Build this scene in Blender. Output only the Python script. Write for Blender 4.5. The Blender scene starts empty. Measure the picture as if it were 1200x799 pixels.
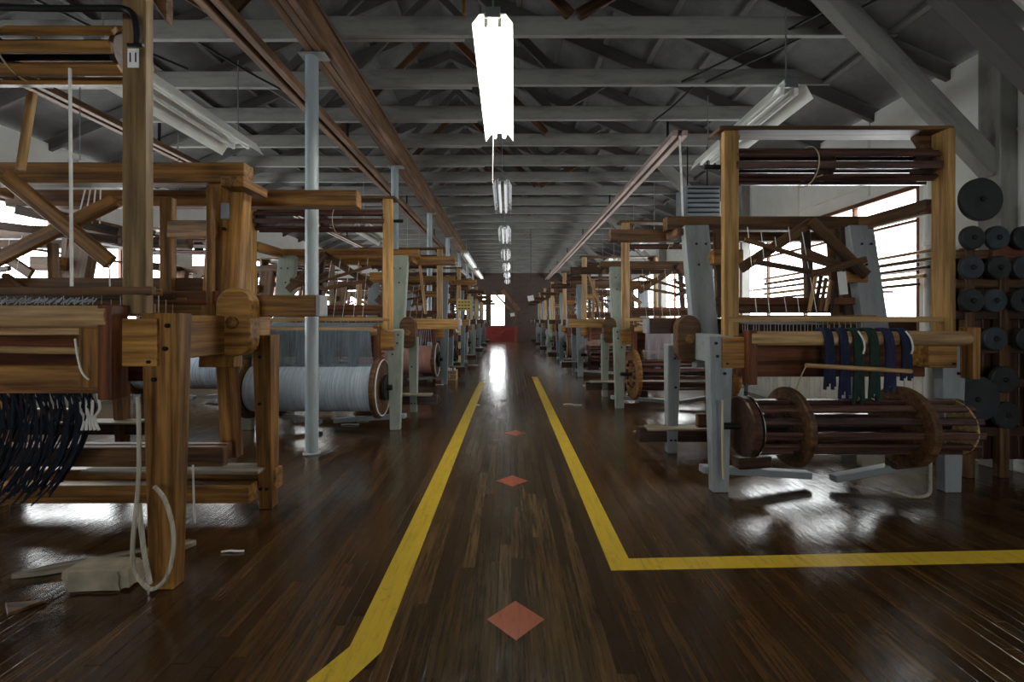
import bpy, bmesh, math, random
from mathutils import Vector, Matrix, noise
random.seed(11)
R = random.Random(5)
scn = bpy.context.scene
COL = scn.collection
CAMZ = 1.2
F = 510.0                                   # focal length in pixels of a 1200 px wide frame

# ------------------------------------------------------------------ camera
cd = bpy.data.cameras.new('camera'); cam = bpy.data.objects.new('camera', cd); COL.objects.link(cam)
cam.location = (0, 0, CAMZ); cam.rotation_euler = (math.pi/2, 0, 0)
cd.sensor_width = 36; cd.sensor_fit = 'HORIZONTAL'; cd.lens = F/1200*36
cd.shift_x = 3/1200; cd.shift_y = -24.5/1200; cd.clip_start = .02
scn.camera = cam
# ------------------------------------------------------------------ sky, exposure
world = bpy.data.worlds.new('overcast_sky'); scn.world = world; world.use_nodes = True
bg = world.node_tree.nodes['Background']; bg.inputs[0].default_value = (1, 1, 1, 1); bg.inputs[1].default_value = 12
vs = scn.view_settings
vs.view_transform = 'Standard'; vs.look = 'None'; vs.gamma = 1; vs.use_curve_mapping = False
vs.exposure = -0.25
scn.cycles.max_bounces = 8; scn.cycles.diffuse_bounces = 5; scn.cycles.glossy_bounces = 4; scn.cycles.transparent_max_bounces = 12
scn.cycles.caustics_reflective = False; scn.cycles.caustics_refractive = False
XR, XL, YB, YF = 4.05, -6.0, -4.6, 24.5      # right wall, left wall, wall behind the camera, far wall

# (portals in the window openings, so that the sky light is sampled there)
def portal(name, loc, rot, sx, sy):
    l = bpy.data.lights.new(name, 'AREA'); l.shape = 'RECTANGLE'; l.size = sx; l.size_y = sy; l.cycles.is_portal = True
    o = bpy.data.objects.new(name, l); COL.objects.link(o); o.location = loc; o.rotation_euler = rot

# ------------------------------------------------------------------ material helpers
MATS = {}
def new_mat(name):
    m = bpy.data.materials.new(name); m.use_nodes = True; MATS[name] = m
    nt = m.node_tree; return m, nt, nt.nodes['Principled BSDF']
def ramp(nt, fac, stops):
    r = nt.nodes.new('ShaderNodeValToRGB')
    while len(r.color_ramp.elements) < len(stops): r.color_ramp.elements.new(.5)
    for e, (p, c) in zip(r.color_ramp.elements, stops): e.position = p; e.color = (*c, 1)
    nt.links.new(fac, r.inputs[0]); return r.outputs[0]
def coords(nt, scale, rnd=True):
    tc = nt.nodes.new('ShaderNodeTexCoord'); mp = nt.nodes.new('ShaderNodeMapping'); mp.inputs['Scale'].default_value = scale
    nt.links.new(tc.outputs['Object'], mp.inputs[0])
    if rnd:
        oi = nt.nodes.new('ShaderNodeObjectInfo'); cm = nt.nodes.new('ShaderNodeMath'); cm.operation = 'MULTIPLY'; cm.inputs[1].default_value = 77
        nt.links.new(oi.outputs['Random'], cm.inputs[0]); nt.links.new(cm.outputs[0], mp.inputs['Location'])
    return mp.outputs[0]
def noise_tex(nt, vec, scale=1, detail=4, rough=.6):
    n = nt.nodes.new('ShaderNodeTexNoise'); n.inputs['Scale'].default_value = scale; n.inputs['Detail'].default_value = detail; n.inputs['Roughness'].default_value = rough
    if vec is not None: nt.links.new(vec, n.inputs['Vector'])
    return n.outputs[0]
def bump(nt, b, h, dist=.002, strength=.5):
    bm_ = nt.nodes.new('ShaderNodeBump'); bm_.inputs['Distance'].default_value = dist; bm_.inputs['Strength'].default_value = strength
    nt.links.new(h, bm_.inputs['Height']); nt.links.new(bm_.outputs[0], b.inputs['Normal'])
def mixc(nt, fac, a, b_, mode='MIX'):
    m = nt.nodes.new('ShaderNodeMix'); m.data_type = 'RGBA'; m.blend_type = mode
    for i, v in ((0, fac), (6, a), (7, b_)):
        if hasattr(v, 'links'): nt.links.new(v, m.inputs[i])
        else: m.inputs[i].default_value = v if i == 0 else (*v, 1)
    return m.outputs[2]
def wood(name, dark, light, rough=.5, grain=28, vary=.35):
    """long grain along the local X axis of every bar"""
    m, nt, b = new_mat(name)
    v = coords(nt, (1.6, grain, grain)); n = noise_tex(nt, v, 1, 5, .65)
    mid = tuple((a+c)/2 for a, c in zip(dark, light))
    c = ramp(nt, n, [(.36, dark), (.5, mid), (.63, light)])
    v2 = coords(nt, (.9, 3, 3)); n2 = noise_tex(nt, v2, 1.3, 3)
    c2 = ramp(nt, n2, [(.3, (1-vary,)*3), (.7, (1.0+vary*.35,)*3)])
    nt.links.new(mixc(nt, 1.0, c, c2, 'MULTIPLY'), b.inputs['Base Color'])
    b.inputs['Roughness'].default_value = rough; b.inputs['Specular IOR Level'].default_value = .35
    bump(nt, b, n, .0015, .4); return m
def paint(name, col, under=(.12, .1, .08), rough=.5, wear=.3):
    m, nt, b = new_mat(name)
    v = coords(nt, (2, 9, 9)); n = noise_tex(nt, v, 1, 5, .7)
    c = ramp(nt, n, [(.25, tuple(x*.6 for x in col)), (.5, col), (.8, tuple(min(1, x*1.15) for x in col))])
    v2 = coords(nt, (4, 22, 22)); n2 = noise_tex(nt, v2, 1.5, 6, .75)
    f = ramp(nt, n2, [(.60, (0, 0, 0)), (.60+wear*.25, (wear,)*3)])
    nt.links.new(mixc(nt, f, c, under), b.inputs['Base Color'])
    b.inputs['Roughness'].default_value = rough; bump(nt, b, n2, .001, .3); return m
def plain(name, col, rough=.5, metal=0, emit=None, var=.15, spec=.4):
    m, nt, b = new_mat(name)
    v = coords(nt, (6, 6, 6)); n = noise_tex(nt, v, 1, 3)
    nt.links.new(ramp(nt, n, [(.3, tuple(x*(1-var) for x in col)), (.7, tuple(min(1, x*(1+var)) for x in col))]), b.inputs['Base Color'])
    b.inputs['Roughness'].default_value = rough; b.inputs['Metallic'].default_value = metal; b.inputs['Specular IOR Level'].default_value = spec
    if emit: b.inputs['Emission Color'].default_value = (*emit[0], 1); b.inputs['Emission Strength'].default_value = emit[1]
    return m
def yarn(name, cols, freq=180, axis=0, rough=.85):
    """wound yarn: fine bands across one local axis"""
    m, nt, b = new_mat(name)
    sc = [3, 3, 3]; sc[axis] = freq
    v = coords(nt, sc); n = noise_tex(nt, v, 1, 4, .7)
    st = [(.25 + .5*i/max(1, len(cols)-1), c) for i, c in enumerate(cols)]
    nt.links.new(ramp(nt, n, st), b.inputs['Base Color']); b.inputs['Roughness'].default_value = rough
    bump(nt, b, n, .003, .8); return m

W_HONEY = wood('honey_oak', (.11, .045, .011), (.42, .205, .055), .42, 34, .5)
W_ORANGE = wood('orange_pine', (.17, .07, .015), (.52, .265, .07), .42, 34, .45)
W_YELLOW = wood('yellow_pine', (.28, .14, .038), (.64, .38, .13), .5, 34, .45)
W_TAN = wood('tan_worn_wood', (.28, .155, .065), (.66, .43, .21), .45)
W_BROWN = wood('brown_wood', (.045, .021, .0085), (.19, .094, .038), .5, 28, .5)
W_DARK = wood('dark_stained_wood', (.02, .009, .006), (.09, .04, .025), .38)
W_PLUM = wood('plum_stained_wood', (.03, .014, .011), (.15, .072, .058), .26)
W_RED = wood('red_brown_wood', (.06, .018, .008), (.22, .075, .03), .42)
W_GREYB = wood('weathered_board', (.16, .12, .08), (.38, .32, .24), .7)
W_KHAKI = wood('khaki_pine', (.14, .085, .035), (.34, .22, .095), .5)
W_BEAM = wood('rusty_brown_beam', (.085, .042, .02), (.26, .14, .072), .6, 18)
P_BLUE = paint('blue_grey_paint', (.275, .305, .315))
P_GREEN = paint('sage_green_paint', (.3, .345, .29))
P_STEEL = paint('steel_blue_paint', (.19, .22, .24))
P_GREY = paint('truss_grey_paint', (.235, .229, .213), (.1, .09, .08), .75, .25)
P_WALL = plain('pale_wall_paint', (.68, .685, .66), .65, 0, None, .05)
P_WEB = paint('dark_web_timber', (.10, .095, .088), (.06, .05, .045), .8, .25)
P_CREAM = paint('cream_wall_paint', (.66, .66, .62), (.4, .38, .33), .6, .12)
P_PIPE = paint('column_grey_paint', (.36, .42, .45), (.2, .2, .2), .4, .15)
P_WHITE = paint('fixture_white_enamel', (.84, .85, .8), (.4, .4, .36), .35, .1)
P_PINK = paint('pinkish_channel_paint', (.42, .31, .27), (.16, .09, .07), .55, .3)
P_RED = paint('red_wall_paint', (.2, .02, .014), (.1, .02, .02), .5, .2)
P_YELLOW = paint('sign_yellow', (.6, .45, .12), (.3, .2, .05), .5, .15)
IRON = plain('black_iron', (.02, .02, .022), .45, .6)
STEEL = plain('dull_steel', (.4, .42, .44), .35, .9)
CHROME = plain('bright_steel', (.7, .72, .74), .18, 1)
GREYCAP = plain('grey_metal_cap', (.34, .35, .36), .5, .5)
ROPE = yarn('rope_fibre', [(.2, .17, .12), (.6, .55, .44)], 120)
CORD = plain('white_cord', (.75, .74, .7), .8)
TAN_STRING = plain('tan_string', (.5, .42, .28), .8)
CONC = plain('rough_block', (.33, .28, .2), .9, 0, None, .4)
PAPER = plain('white_paper', (.82, .82, .82), .7, 0, None, .05)
BLACK = plain('black_print', (.01, .01, .01), .7)
Y_PALE = yarn('pale_grey_yarn', [(.16, .20, .25), (.42, .50, .58), (.72, .80, .88)])
Y_SLATE = yarn('slate_yarn', [(.06, .09, .12), (.22, .27, .32), (.42, .48, .54)])
Y_PINK = yarn('rose_yarn', [(.3, .2, .26), (.5, .24, .2), (.62, .36, .28)], 14)
Y_WHITE = yarn('white_yarn', [(.35, .37, .4), (.65, .67, .7), (.85, .86, .88)])
Y_LILAC = yarn('lilac_yarn', [(.3, .26, .3), (.55, .5, .55), (.75, .7, .75)])
Y_NAVY = yarn('navy_yarn', [(.002, .004, .016), (.005, .010, .04), (.014, .022, .07)], 8, 2)
Y_GREEN = yarn('dark_green_yarn', [(.002, .01, .007), (.006, .026, .016), (.016, .05, .033)], 8, 2)
Y_PURPLE = yarn('purple_yarn', [(.004, .005, .02), (.012, .013, .055), (.03, .03, .1)], 8, 2)
Y_TEAL = yarn('blue_black_yarn', [(.002, .004, .009), (.006, .011, .022), (.018, .028, .045)])
Y_MIX = yarn('mixed_dark_yarn', [(.02, .02, .04), (.2, .06, .04), (.1, .12, .1), (.3, .25, .15)], 12)
RUBBER = plain('dark_disc', (.02, .022, .025), .6, 0, None, .4)
RUBBERB = plain('blue_grey_disc', (.032, .042, .052), .6, 0, None, .4)
# glowing and dead lamp tubes
TUBE_ON = plain('lit_tube', (.95, .95, .9), .4, 0, ((1, .97, .86), 70))
TUBE_DIM = plain('weakly_lit_tube', (.95, .95, .95), .3, 0, ((.95, .98, 1), .6))
TUBE_OFF = plain('unlit_tube', (.8, .82, .82), .25)

def glass():
    m, nt, b = new_mat('window_glass'); nt.nodes.remove(b)
    t = nt.nodes.new('ShaderNodeBsdfTransparent'); g = nt.nodes.new('ShaderNodeBsdfGlossy'); g.inputs['Roughness'].default_value = .05
    t.inputs[0].default_value = (.94, .96, .96, 1)
    mx = nt.nodes.new('ShaderNodeMixShader'); mx.inputs[0].default_value = .05; nt.links.new(t.outputs[0], mx.inputs[1]); nt.links.new(g.outputs[0], mx.inputs[2])
    nt.links.new(mx.outputs[0], nt.nodes['Material Output'].inputs[0]); return m
GLASS = glass()

def floor_mat():
    m, nt, b = new_mat('varnished_floor_boards')
    ge = nt.nodes.new('ShaderNodeNewGeometry'); oi = nt.nodes.new('ShaderNodeObjectInfo')
    ad = nt.nodes.new('ShaderNodeMath'); ad.operation = 'ADD'; nt.links.new(ge.outputs['Random Per Island'], ad.inputs[0]); nt.links.new(oi.outputs['Random'], ad.inputs[1])
    fr = nt.nodes.new('ShaderNodeMath'); fr.operation = 'FRACT'; nt.links.new(ad.outputs[0], fr.inputs[0])
    sp = nt.nodes.new('ShaderNodeSeparateXYZ'); nt.links.new(ge.outputs['Position'], sp.inputs[0])
    ax = nt.nodes.new('ShaderNodeMath'); ax.operation = 'ABSOLUTE'; nt.links.new(sp.outputs[0], ax.inputs[0])
    # grain in world space, shifted per board
    cb = nt.nodes.new('ShaderNodeCombineXYZ'); ml = nt.nodes.new('ShaderNodeMath'); ml.operation = 'MULTIPLY'; ml.inputs[1].default_value = 40; nt.links.new(fr.outputs[0], ml.inputs[0])
    nt.links.new(sp.outputs[0], cb.inputs[0]); nt.links.new(sp.outputs[1], cb.inputs[1]); nt.links.new(ml.outputs[0], cb.inputs[2])
    mp = nt.nodes.new('ShaderNodeMapping'); mp.inputs['Scale'].default_value = (70, 3.2, 1); nt.links.new(cb.outputs[0], mp.inputs[0])
    g = noise_tex(nt, mp.outputs[0], 1, 6, .7)
    base = ramp(nt, fr.outputs[0], [(0, (.036, .0165, .0054)), (.5, (.057, .027, .009)), (1, (.086, .043, .0145))])
    worn = ramp(nt, fr.outputs[0], [(0, (.05, .029, .012)), (.4, (.08, .049, .021)), (1, (.125, .08, .036))])
    # foot traffic has worn the stain in the walkway (an uneven band)
    mpw = nt.nodes.new('ShaderNodeMapping'); mpw.inputs['Scale'].default_value = (1.2, .8, 1); nt.links.new(ge.outputs['Position'], mpw.inputs[0])
    wn = noise_tex(nt, mpw.outputs[0], 1.6, 5, .7)
    a2 = nt.nodes.new('ShaderNodeMath'); a2.operation = 'MULTIPLY_ADD'; nt.links.new(wn, a2.inputs[0]); a2.inputs[1].default_value = .9; nt.links.new(ax.outputs[0], a2.inputs[2])
    wf = ramp(nt, a2.outputs[0], [(.62, (1, 1, 1)), (1.0, (.12, .12, .12))])
    col = mixc(nt, wf, base, worn)
    gc = ramp(nt, g, [(.3, (.28, .26, .24)), (.5, (.9, .9, .9)), (.68, (1.5, 1.45, 1.35))])
    col = mixc(nt, 1.0, col, gc, 'MULTIPLY')
    nt.links.new(col, b.inputs['Base Color'])
    mpr = nt.nodes.new('ShaderNodeMapping'); mpr.inputs['Scale'].default_value = (3, 1.2, 1); nt.links.new(ge.outputs['Position'], mpr.inputs[0])
    rn = noise_tex(nt, mpr.outputs[0], 2.5, 6, .75)
    nt.links.new(ramp(nt, rn, [(.3, (.07,)*3), (.7, (.26,)*3)]), b.inputs['Roughness'])
    b.inputs['Specular IOR Level'].default_value = .7
    ah = nt.nodes.new('ShaderNodeMath'); ah.operation = 'MULTIPLY_ADD'; nt.links.new(g, ah.inputs[0]); ah.inputs[1].default_value = .35; nt.links.new(noise_tex(nt, mpr.outputs[0], 9, 4, .6), ah.inputs[2])
    bump(nt, b, ah.outputs[0], .003, .5)
    return m
M_FLOOR = floor_mat()

def floor_paint(name, col, wear):
    m, nt, b = new_mat(name)
    ge = nt.nodes.new('ShaderNodeNewGeometry'); mp = nt.nodes.new('ShaderNodeMapping'); mp.inputs['Scale'].default_value = (40, 4, 1); nt.links.new(ge.outputs['Position'], mp.inputs[0])
    n = noise_tex(nt, mp.outputs[0], 1, 6, .75)
    c = ramp(nt, n, [(.25, tuple(x*.45 for x in col)), (.45, col), (.75, tuple(min(1, x*1.2) for x in col))])
    f = ramp(nt, noise_tex(nt, ge.outputs['Position'], 14, 6, .8), [(.56, (0, 0, 0)), (.72, (wear,)*3)])
    nt.links.new(mixc(nt, f, c, (.07, .04, .02)), b.inputs['Base Color']); b.inputs['Roughness'].default_value = .33
    bump(nt, b, n, .001, .3); return m
M_LINE = floor_paint('yellow_floor_paint', (.66, .45, .035), .45)
M_DIAM = floor_paint('faded_red_floor_paint', (.33, .07, .022), .6)

def roof_mat():
    m, nt, b = new_mat('grey_roof_boards')
    v = coords(nt, (1, 1, 1), False)
    n = noise_tex(nt, v, 1.7, 5, .7)
    c = ramp(nt, n, [(.3, (.07, .07, .07)), (.55, (.125, .124, .122)), (.8, (.18, .177, .172))])
    nt.links.new(c, b.inputs['Base Color']); b.inputs['Roughness'].default_value = .85; return m
M_ROOF = roof_mat()
M_WALLB = paint('dull_brown_wall', (.07, .045, .036), (.04, .03, .025), .7, .3)

# ------------------------------------------------------------------ mesh helpers
ROOTM = {}          # object -> matrix in the space of its top-level object
CACHE = {}
def put(name, me, M, parent=None, mat=None):
    if mat is not None and not me.materials: me.materials.append(mat)
    o = bpy.data.objects.new(name, me); COL.objects.link(o); ROOTM[o.name] = M
    if parent is None: o.matrix_basis = M; ROOTM[o.name] = Matrix.Identity(4); o['_w'] = 0; del o['_w']
    else:
        o.parent = parent
        o.matrix_basis = ROOTM[parent.name].inverted() @ M
    return o
def tag(o, label, cat, group=None, kind=None):
    if label: o['label'] = label
    if cat: o['category'] = cat
    if group: o['group'] = group
    if kind: o['kind'] = kind
    return o
def thing(name, label, cat, loc=(0, 0, 0), group=None, rz=0):
    o = bpy.data.objects.new(name, None); COL.objects.link(o); o.location = loc; o.rotation_euler = (0, 0, rz)
    o.empty_display_size = .1; ROOTM[o.name] = Matrix.Identity(4)
    return tag(o, label, cat, group)
def structure(o): o['kind'] = 'structure'; return o
def from_bm(name, bm, mat):
    me = bpy.data.meshes.new(name); bm.to_mesh(me); bm.free(); me.materials.append(mat); return me
def smooth(me, ang=.7):
    me.polygons.foreach_set('use_smooth', [True]*len(me.polygons))
    try: me.set_sharp_from_angle(angle=ang)
    except Exception: pass
    return me
def frame(p0, p1, up):
    x = (Vector(p1)-Vector(p0)); L = x.length; x.normalize(); up = Vector(up)
    y = up.cross(x)
    if y.length < 1e-4: y = Vector((0, 1, 0)).cross(x) if abs(x.y) < .9 else Vector((1, 0, 0)).cross(x)
    y.normalize(); z = x.cross(y)
    M = Matrix((x, y, z)).transposed().to_4x4(); M.translation = Vector(p0); return M, L
def bar(name, p0, p1, w, h, mat, parent=None, w1=None, h1=None, up=None, bev=.005):
    """a timber from p0 to p1; for an upright one w is its size in x and h its size in y"""
    d = Vector(p1)-Vector(p0)
    if up is None: up = (0, -1, 0) if abs(d.normalized().z) > .8 else (0, 0, 1)
    M, L = frame(p0, p1, up)
    w1 = w if w1 is None else w1; h1 = h if h1 is None else h1
    key = ('bar', round(L, 3), round(w, 3), round(h, 3), round(w1, 3), round(h1, 3), round(bev, 4), mat.name)
    me = CACHE.get(key)
    if me is None:
        bm = bmesh.new()
        vs_ = [bm.verts.new(c) for c in ((0, -w/2, -h/2), (0, w/2, -h/2), (0, w/2, h/2), (0, -w/2, h/2), (L, -w1/2, -h1/2), (L, w1/2, -h1/2), (L, w1/2, h1/2), (L, -w1/2, h1/2))]
        for q in ((0, 3, 2, 1), (4, 5, 6, 7), (0, 1, 5, 4), (1, 2, 6, 5), (2, 3, 7, 6), (3, 0, 4, 7)): bm.faces.new([vs_[i] for i in q])
        bm.normal_update(); bmesh.ops.recalc_face_normals(bm, faces=bm.faces[:])
        bv = min(bev, .3*min(w, h, w1, h1, L))
        if bv > .0005: bmesh.ops.bevel(bm, geom=bm.edges[:], offset=bv, segments=1, affect='EDGES')
        me = CACHE[key] = from_bm(name, bm, mat)
    return put(name, me, M, parent)
def cyl(name, p0, p1, r, mat, parent=None, n=20, r1=None, bev=.004):
    M, L = frame(p0, p1, (0, 0, 1)); r1 = r if r1 is None else r1
    key = ('cyl', round(L, 3), round(r, 4), round(r1, 4), n, round(bev, 4), mat.name)
    me = CACHE.get(key)
    if me is None:
        bm = bmesh.new(); b_ = min(bev, .3*L, .3*r)
        rings = []
        for x, rr in ((0, r-b_), (b_, r), (L-b_, r1), (L, r1-b_)):
            rings.append([bm.verts.new((x, rr*math.cos(2*math.pi*i/n), rr*math.sin(2*math.pi*i/n))) for i in range(n)])
        for a, c in zip(rings, rings[1:]):
            for i in range(n): bm.faces.new((a[i], c[i], c[(i+1) % n], a[(i+1) % n]))
        bm.faces.new(rings[0]); bm.faces.new(rings[-1][::-1]); bmesh.ops.recalc_face_normals(bm, faces=bm.faces[:])
        me = CACHE[key] = smooth(from_bm(name, bm, mat))
    return put(name, me, M, parent)
def tube_mesh(name, pts, r, mat, n=7, closed=False):
    pts = [Vector(p) for p in pts]; bm = bmesh.new(); rings = []; N = len(pts); prev = None
    for i, p in enumerate(pts):
        a = pts[(i-1) % N] if (closed or i) else p; c = pts[(i+1) % N] if (closed or i < N-1) else p
        t = (c-a).normalized()
        u = (prev - t*prev.dot(t)) if prev else t.orthogonal()
        u.normalize(); prev = u; v = t.cross(u)
        rings.append([bm.verts.new(p+r*(math.cos(2*math.pi*k/n)*u+math.sin(2*math.pi*k/n)*v)) for k in range(n)])
    pr = list(zip(rings, rings[1:])) + ([(rings[-1], rings[0])] if closed else [])
    for a, c in pr:
        for k in range(n): bm.faces.new((a[k], a[(k+1) % n], c[(k+1) % n], c[k]))
    if not closed: bm.faces.new(rings[0][::-1]); bm.faces.new(rings[-1])
    bmesh.ops.recalc_face_normals(bm, faces=bm.faces[:])
    return smooth(from_bm(name, bm, mat), 1.2)
def spline(pts, k=6):
    pts = [Vector(p) for p in pts]; out = []
    for i in range(len(pts)-1):
        p0 = pts[max(i-1, 0)]; p1 = pts[i]; p2 = pts[i+1]; p3 = pts[min(i+2, len(pts)-1)]
        for j in range(k):
            t = j/k; out.append(.5*((2*p1)+(p2-p0)*t+(2*p0-5*p1+4*p2-p3)*t*t+(3*p1-p0-3*p2+p3)*t**3))
    return out+[pts[-1]]
def tube(name, pts, r, mat, parent=None, n=7, k=6, closed=False):
    """pts in the space of the top-level object; with no parent its origin is the first point"""
    pts = [Vector(p) for p in pts]; o0 = pts[0].copy()
    q = [p-o0 for p in pts]
    return put(name, tube_mesh(name, spline(q, k) if k > 1 else q, r, mat, n, closed), Matrix.Translation(o0), parent)
def strands(name, lines, r, mat, parent=None):
    """many threads as one mesh"""
    vs_, fs = [], []
    for ln in lines:
        for i in range(len(ln)-1):
            a, c = Vector(ln[i]), Vector(ln[i+1]); t = (c-a).normalized()
            u = t.cross(Vector((0, 1, 0))) if abs(t.y) < .9 else t.cross(Vector((1, 0, 0)))
            if u.length < 1e-4: u = Vector((1, 0, 0))
            u.normalize(); v = t.cross(u); b0 = len(vs_)
            for p in (a, c):
                for k in range(3): an = 2*math.pi*k/3; vs_.append(p+r*(math.cos(an)*u+math.sin(an)*v))
            for k in range(3): fs.append((b0+k, b0+(k+1) % 3, b0+3+(k+1) % 3, b0+3+k))
    o0 = vs_[0].copy(); me = bpy.data.meshes.new(name); me.from_pydata([x-o0 for x in vs_], [], fs); me.materials.append(mat)
    o = put(name, me, Matrix.Translation(o0), parent); o['kind'] = 'stuff'; return o
def prism(name, outline, axis_len, M, mat, parent=None, bev=.005):
    """outline in the local x-z plane, thickness along local y"""
    bm = bmesh.new(); a = [bm.verts.new((x, 0, z)) for x, z in outline]; c = [bm.verts.new((x, axis_len, z)) for x, z in outline]; n = len(a)
    bm.faces.new(a); bm.faces.new(c[::-1])
    for i in range(n): bm.faces.new((a[i], c[i], c[(i+1) % n], a[(i+1) % n]))
    bmesh.ops.recalc_face_normals(bm, faces=bm.faces[:])
    if bev: bmesh.ops.bevel(bm, geom=[e for e in bm.edges if len(e.link_faces) == 2 and e.calc_face_angle(0) > .6], offset=bev, segments=1, affect='EDGES')
    return put(name, from_bm(name, bm, mat), M, parent)
def T(x, y, z): return Matrix.Translation((x, y, z))
def at(u, v, Y):
    """point of the room seen at pixel (u, v) at distance Y down the hall"""
    return Vector(((u-597)*Y/F, Y, CAMZ+(375-v)*Y/F))

# ================================================================== FLOOR
def box_mesh(bm, x0, x1, y0, y1, z0, z1):
    v = [bm.verts.new(c) for c in ((x0, y0, z0), (x1, y0, z0), (x1, y1, z0), (x0, y1, z0), (x0, y0, z1), (x1, y0, z1), (x1, y1, z1), (x0, y1, z1))]
    for q in ((0, 3, 2, 1), (4, 5, 6, 7), (0, 1, 5, 4), (1, 2, 6, 5), (2, 3, 7, 6), (3, 0, 4, 7)): bm.faces.new([v[i] for i in q])
def slab(name, x0, x1, y0, y1, z0, z1, mat, parent=None):
    bm = bmesh.new(); cx, cy, cz = (x0+x1)/2, (y0+y1)/2, (z0+z1)/2
    box_mesh(bm, x0-cx, x1-cx, y0-cy, y1-cy, z0-cz, z1-cz)
    return put(name, from_bm(name, bm, mat), T(cx, cy, cz), parent)
M_SUB = plain('dark_subfloor', (.008, .005, .003), .8)
floor = structure(slab('floor', XL, XR, YB, YF, -.12, -.018, M_SUB)); ROOTM[floor.name] = T((XL+XR)/2, (YB+YF)/2, -.069)
PITCH = .0595; boards = []
nx = int((XR-XL)/PITCH)
for i in range(nx):
    x = XL+(i+.5)*PITCH; y = YB - R.random()*1.5
    while y < YF:
        L = R.choice((.45, .6, .75, .9, 1.1, 1.35, 1.6, 1.9)); y2 = min(y+L, YF)
        if y2 > YB+.05: boards.append((x, max(y, YB), y2))
        y = y2
def board_px(b):
    x, y0, y1 = b; ya = max(y0, 1.42)
    if y1 < 1.46: return 0
    ym = min(y1, ya+.5)
    if abs(x) > 1.18*min(y1, 3.4)+.02: return 0
    return PITCH*F/ya*min(1, (y1-ya)/.25)
order = sorted(boards, key=board_px, reverse=True); near, rest = order[:300], order[300:]
BV = .0009; BW = PITCH-.0006; BC = {}
def board_geo(bm, x0, x1, y0, y1, z1, tl=0):
    z0 = -.018; c = [(x0, y0, z0), (x1, y0, z0), (x1, y1, z0), (x0, y1, z0), (x0, y0, z1-BV), (x1, y0, z1-BV), (x1, y1, z1-BV), (x0, y1, z1-BV), (x0+BV, y0+BV, z1), (x1-BV, y0+BV, z1), (x1-BV, y1-BV, z1), (x0+BV, y1-BV, z1)]
    v = [bm.verts.new((p[0], p[1], p[2]+tl*(p[0]-(x0+x1)/2))) for p in c]
    for q in ((0, 1, 5, 4), (1, 2, 6, 5), (2, 3, 7, 6), (3, 0, 4, 7), (4, 5, 9, 8), (5, 6, 10, 9), (6, 7, 11, 10), (7, 4, 8, 11), (8, 9, 10, 11)): bm.faces.new([v[i] for i in q])
for x, y0, y1 in near:
    L = round(y1-y0-.0008, 3)
    me = BC.get(L)
    if me is None:
        bm = bmesh.new(); board_geo(bm, -BW/2, BW/2, -L/2, L/2, 0); me = BC[L] = from_bm('floor_board', bm, M_FLOOR)
    put('floor_board', me, T(x, (y0+y1)/2, R.uniform(-.0006, 0)) @ Matrix.Rotation(R.gauss(0, .006), 4, 'Y') @ Matrix.Rotation(R.gauss(0, .0008), 4, 'X'), floor)
bm = bmesh.new()
for x, y0, y1 in rest: board_geo(bm, x-BW/2, x+BW/2, y0+.0004, y1-.0004, R.uniform(-.0006, 0), R.gauss(0, .006))
o = put('floor_boards', from_bm('floor_boards', bm, M_FLOOR), Matrix.Identity(4), floor); o['kind'] = 'stuff'
# painted lines and diamonds
def flat(name, poly, mat, label, cat, group=None, z=.0008):
    c = sum((Vector((*p, 0)) for p in poly), Vector())/len(poly); bm = bmesh.new()
    a = [bm.verts.new((x-c.x, y-c.y, z)) for x, y in poly]; f = bm.faces.new(a)
    if f.normal.z < 0 or True: bm.normal_update()
    if f.normal.z < 0: bmesh.ops.reverse_faces(bm, faces=[f])
    r = bmesh.ops.extrude_face_region(bm, geom=[f])
    bmesh.ops.translate(bm, verts=[e for e in r['geom'] if isinstance(e, bmesh.types.BMVert)], vec=(0, 0, -.0006))
    bmesh.ops.recalc_face_normals(bm, faces=bm.faces[:])
    o = put(name, from_bm(name, bm, mat), T(c.x, c.y, .0))
    return tag(o, label, cat, group)
LW = .062
flat('floor_line', [(-.525-LW, 1.6), (-.525+LW, 1.575), (-.53+LW, 8.6), (-.53-LW*.9, 8.6)][::-1] if False else [(-.75-.085, 1.15), (-.75+.06, 1.15), (-.463, 1.575), (-.468, 8.4), (-.585, 8.4), (-.587, 1.6)], M_LINE, 'worn yellow line painted on the boards along the left of the walkway', 'floor line')
flat('floor_line', [(.472, 9.2), (.59, 9.2), (.6, 2.19), (4.0, 2.325), (4.0, 2.20), (.488, 2.085)], M_LINE, 'yellow painted line right of the walkway that turns off to the right', 'floor line')
for k, (x, y, s_, lab) in enumerate([(.025, 1.745, .115, 'faded red diamond painted on the walkway boards, nearest and largest'), (.02, 3.25, .115, 'second faded red diamond painted on the walkway'), (.06, 4.62, .11, 'third small red diamond painted farther up the walkway')]):
    flat('floor_diamond', [(x-s_, y), (x, y-s_), (x+s_, y), (x, y+s_)], M_DIAM, lab, 'floor marking', 'red diamonds along the walkway', .0009)

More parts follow.
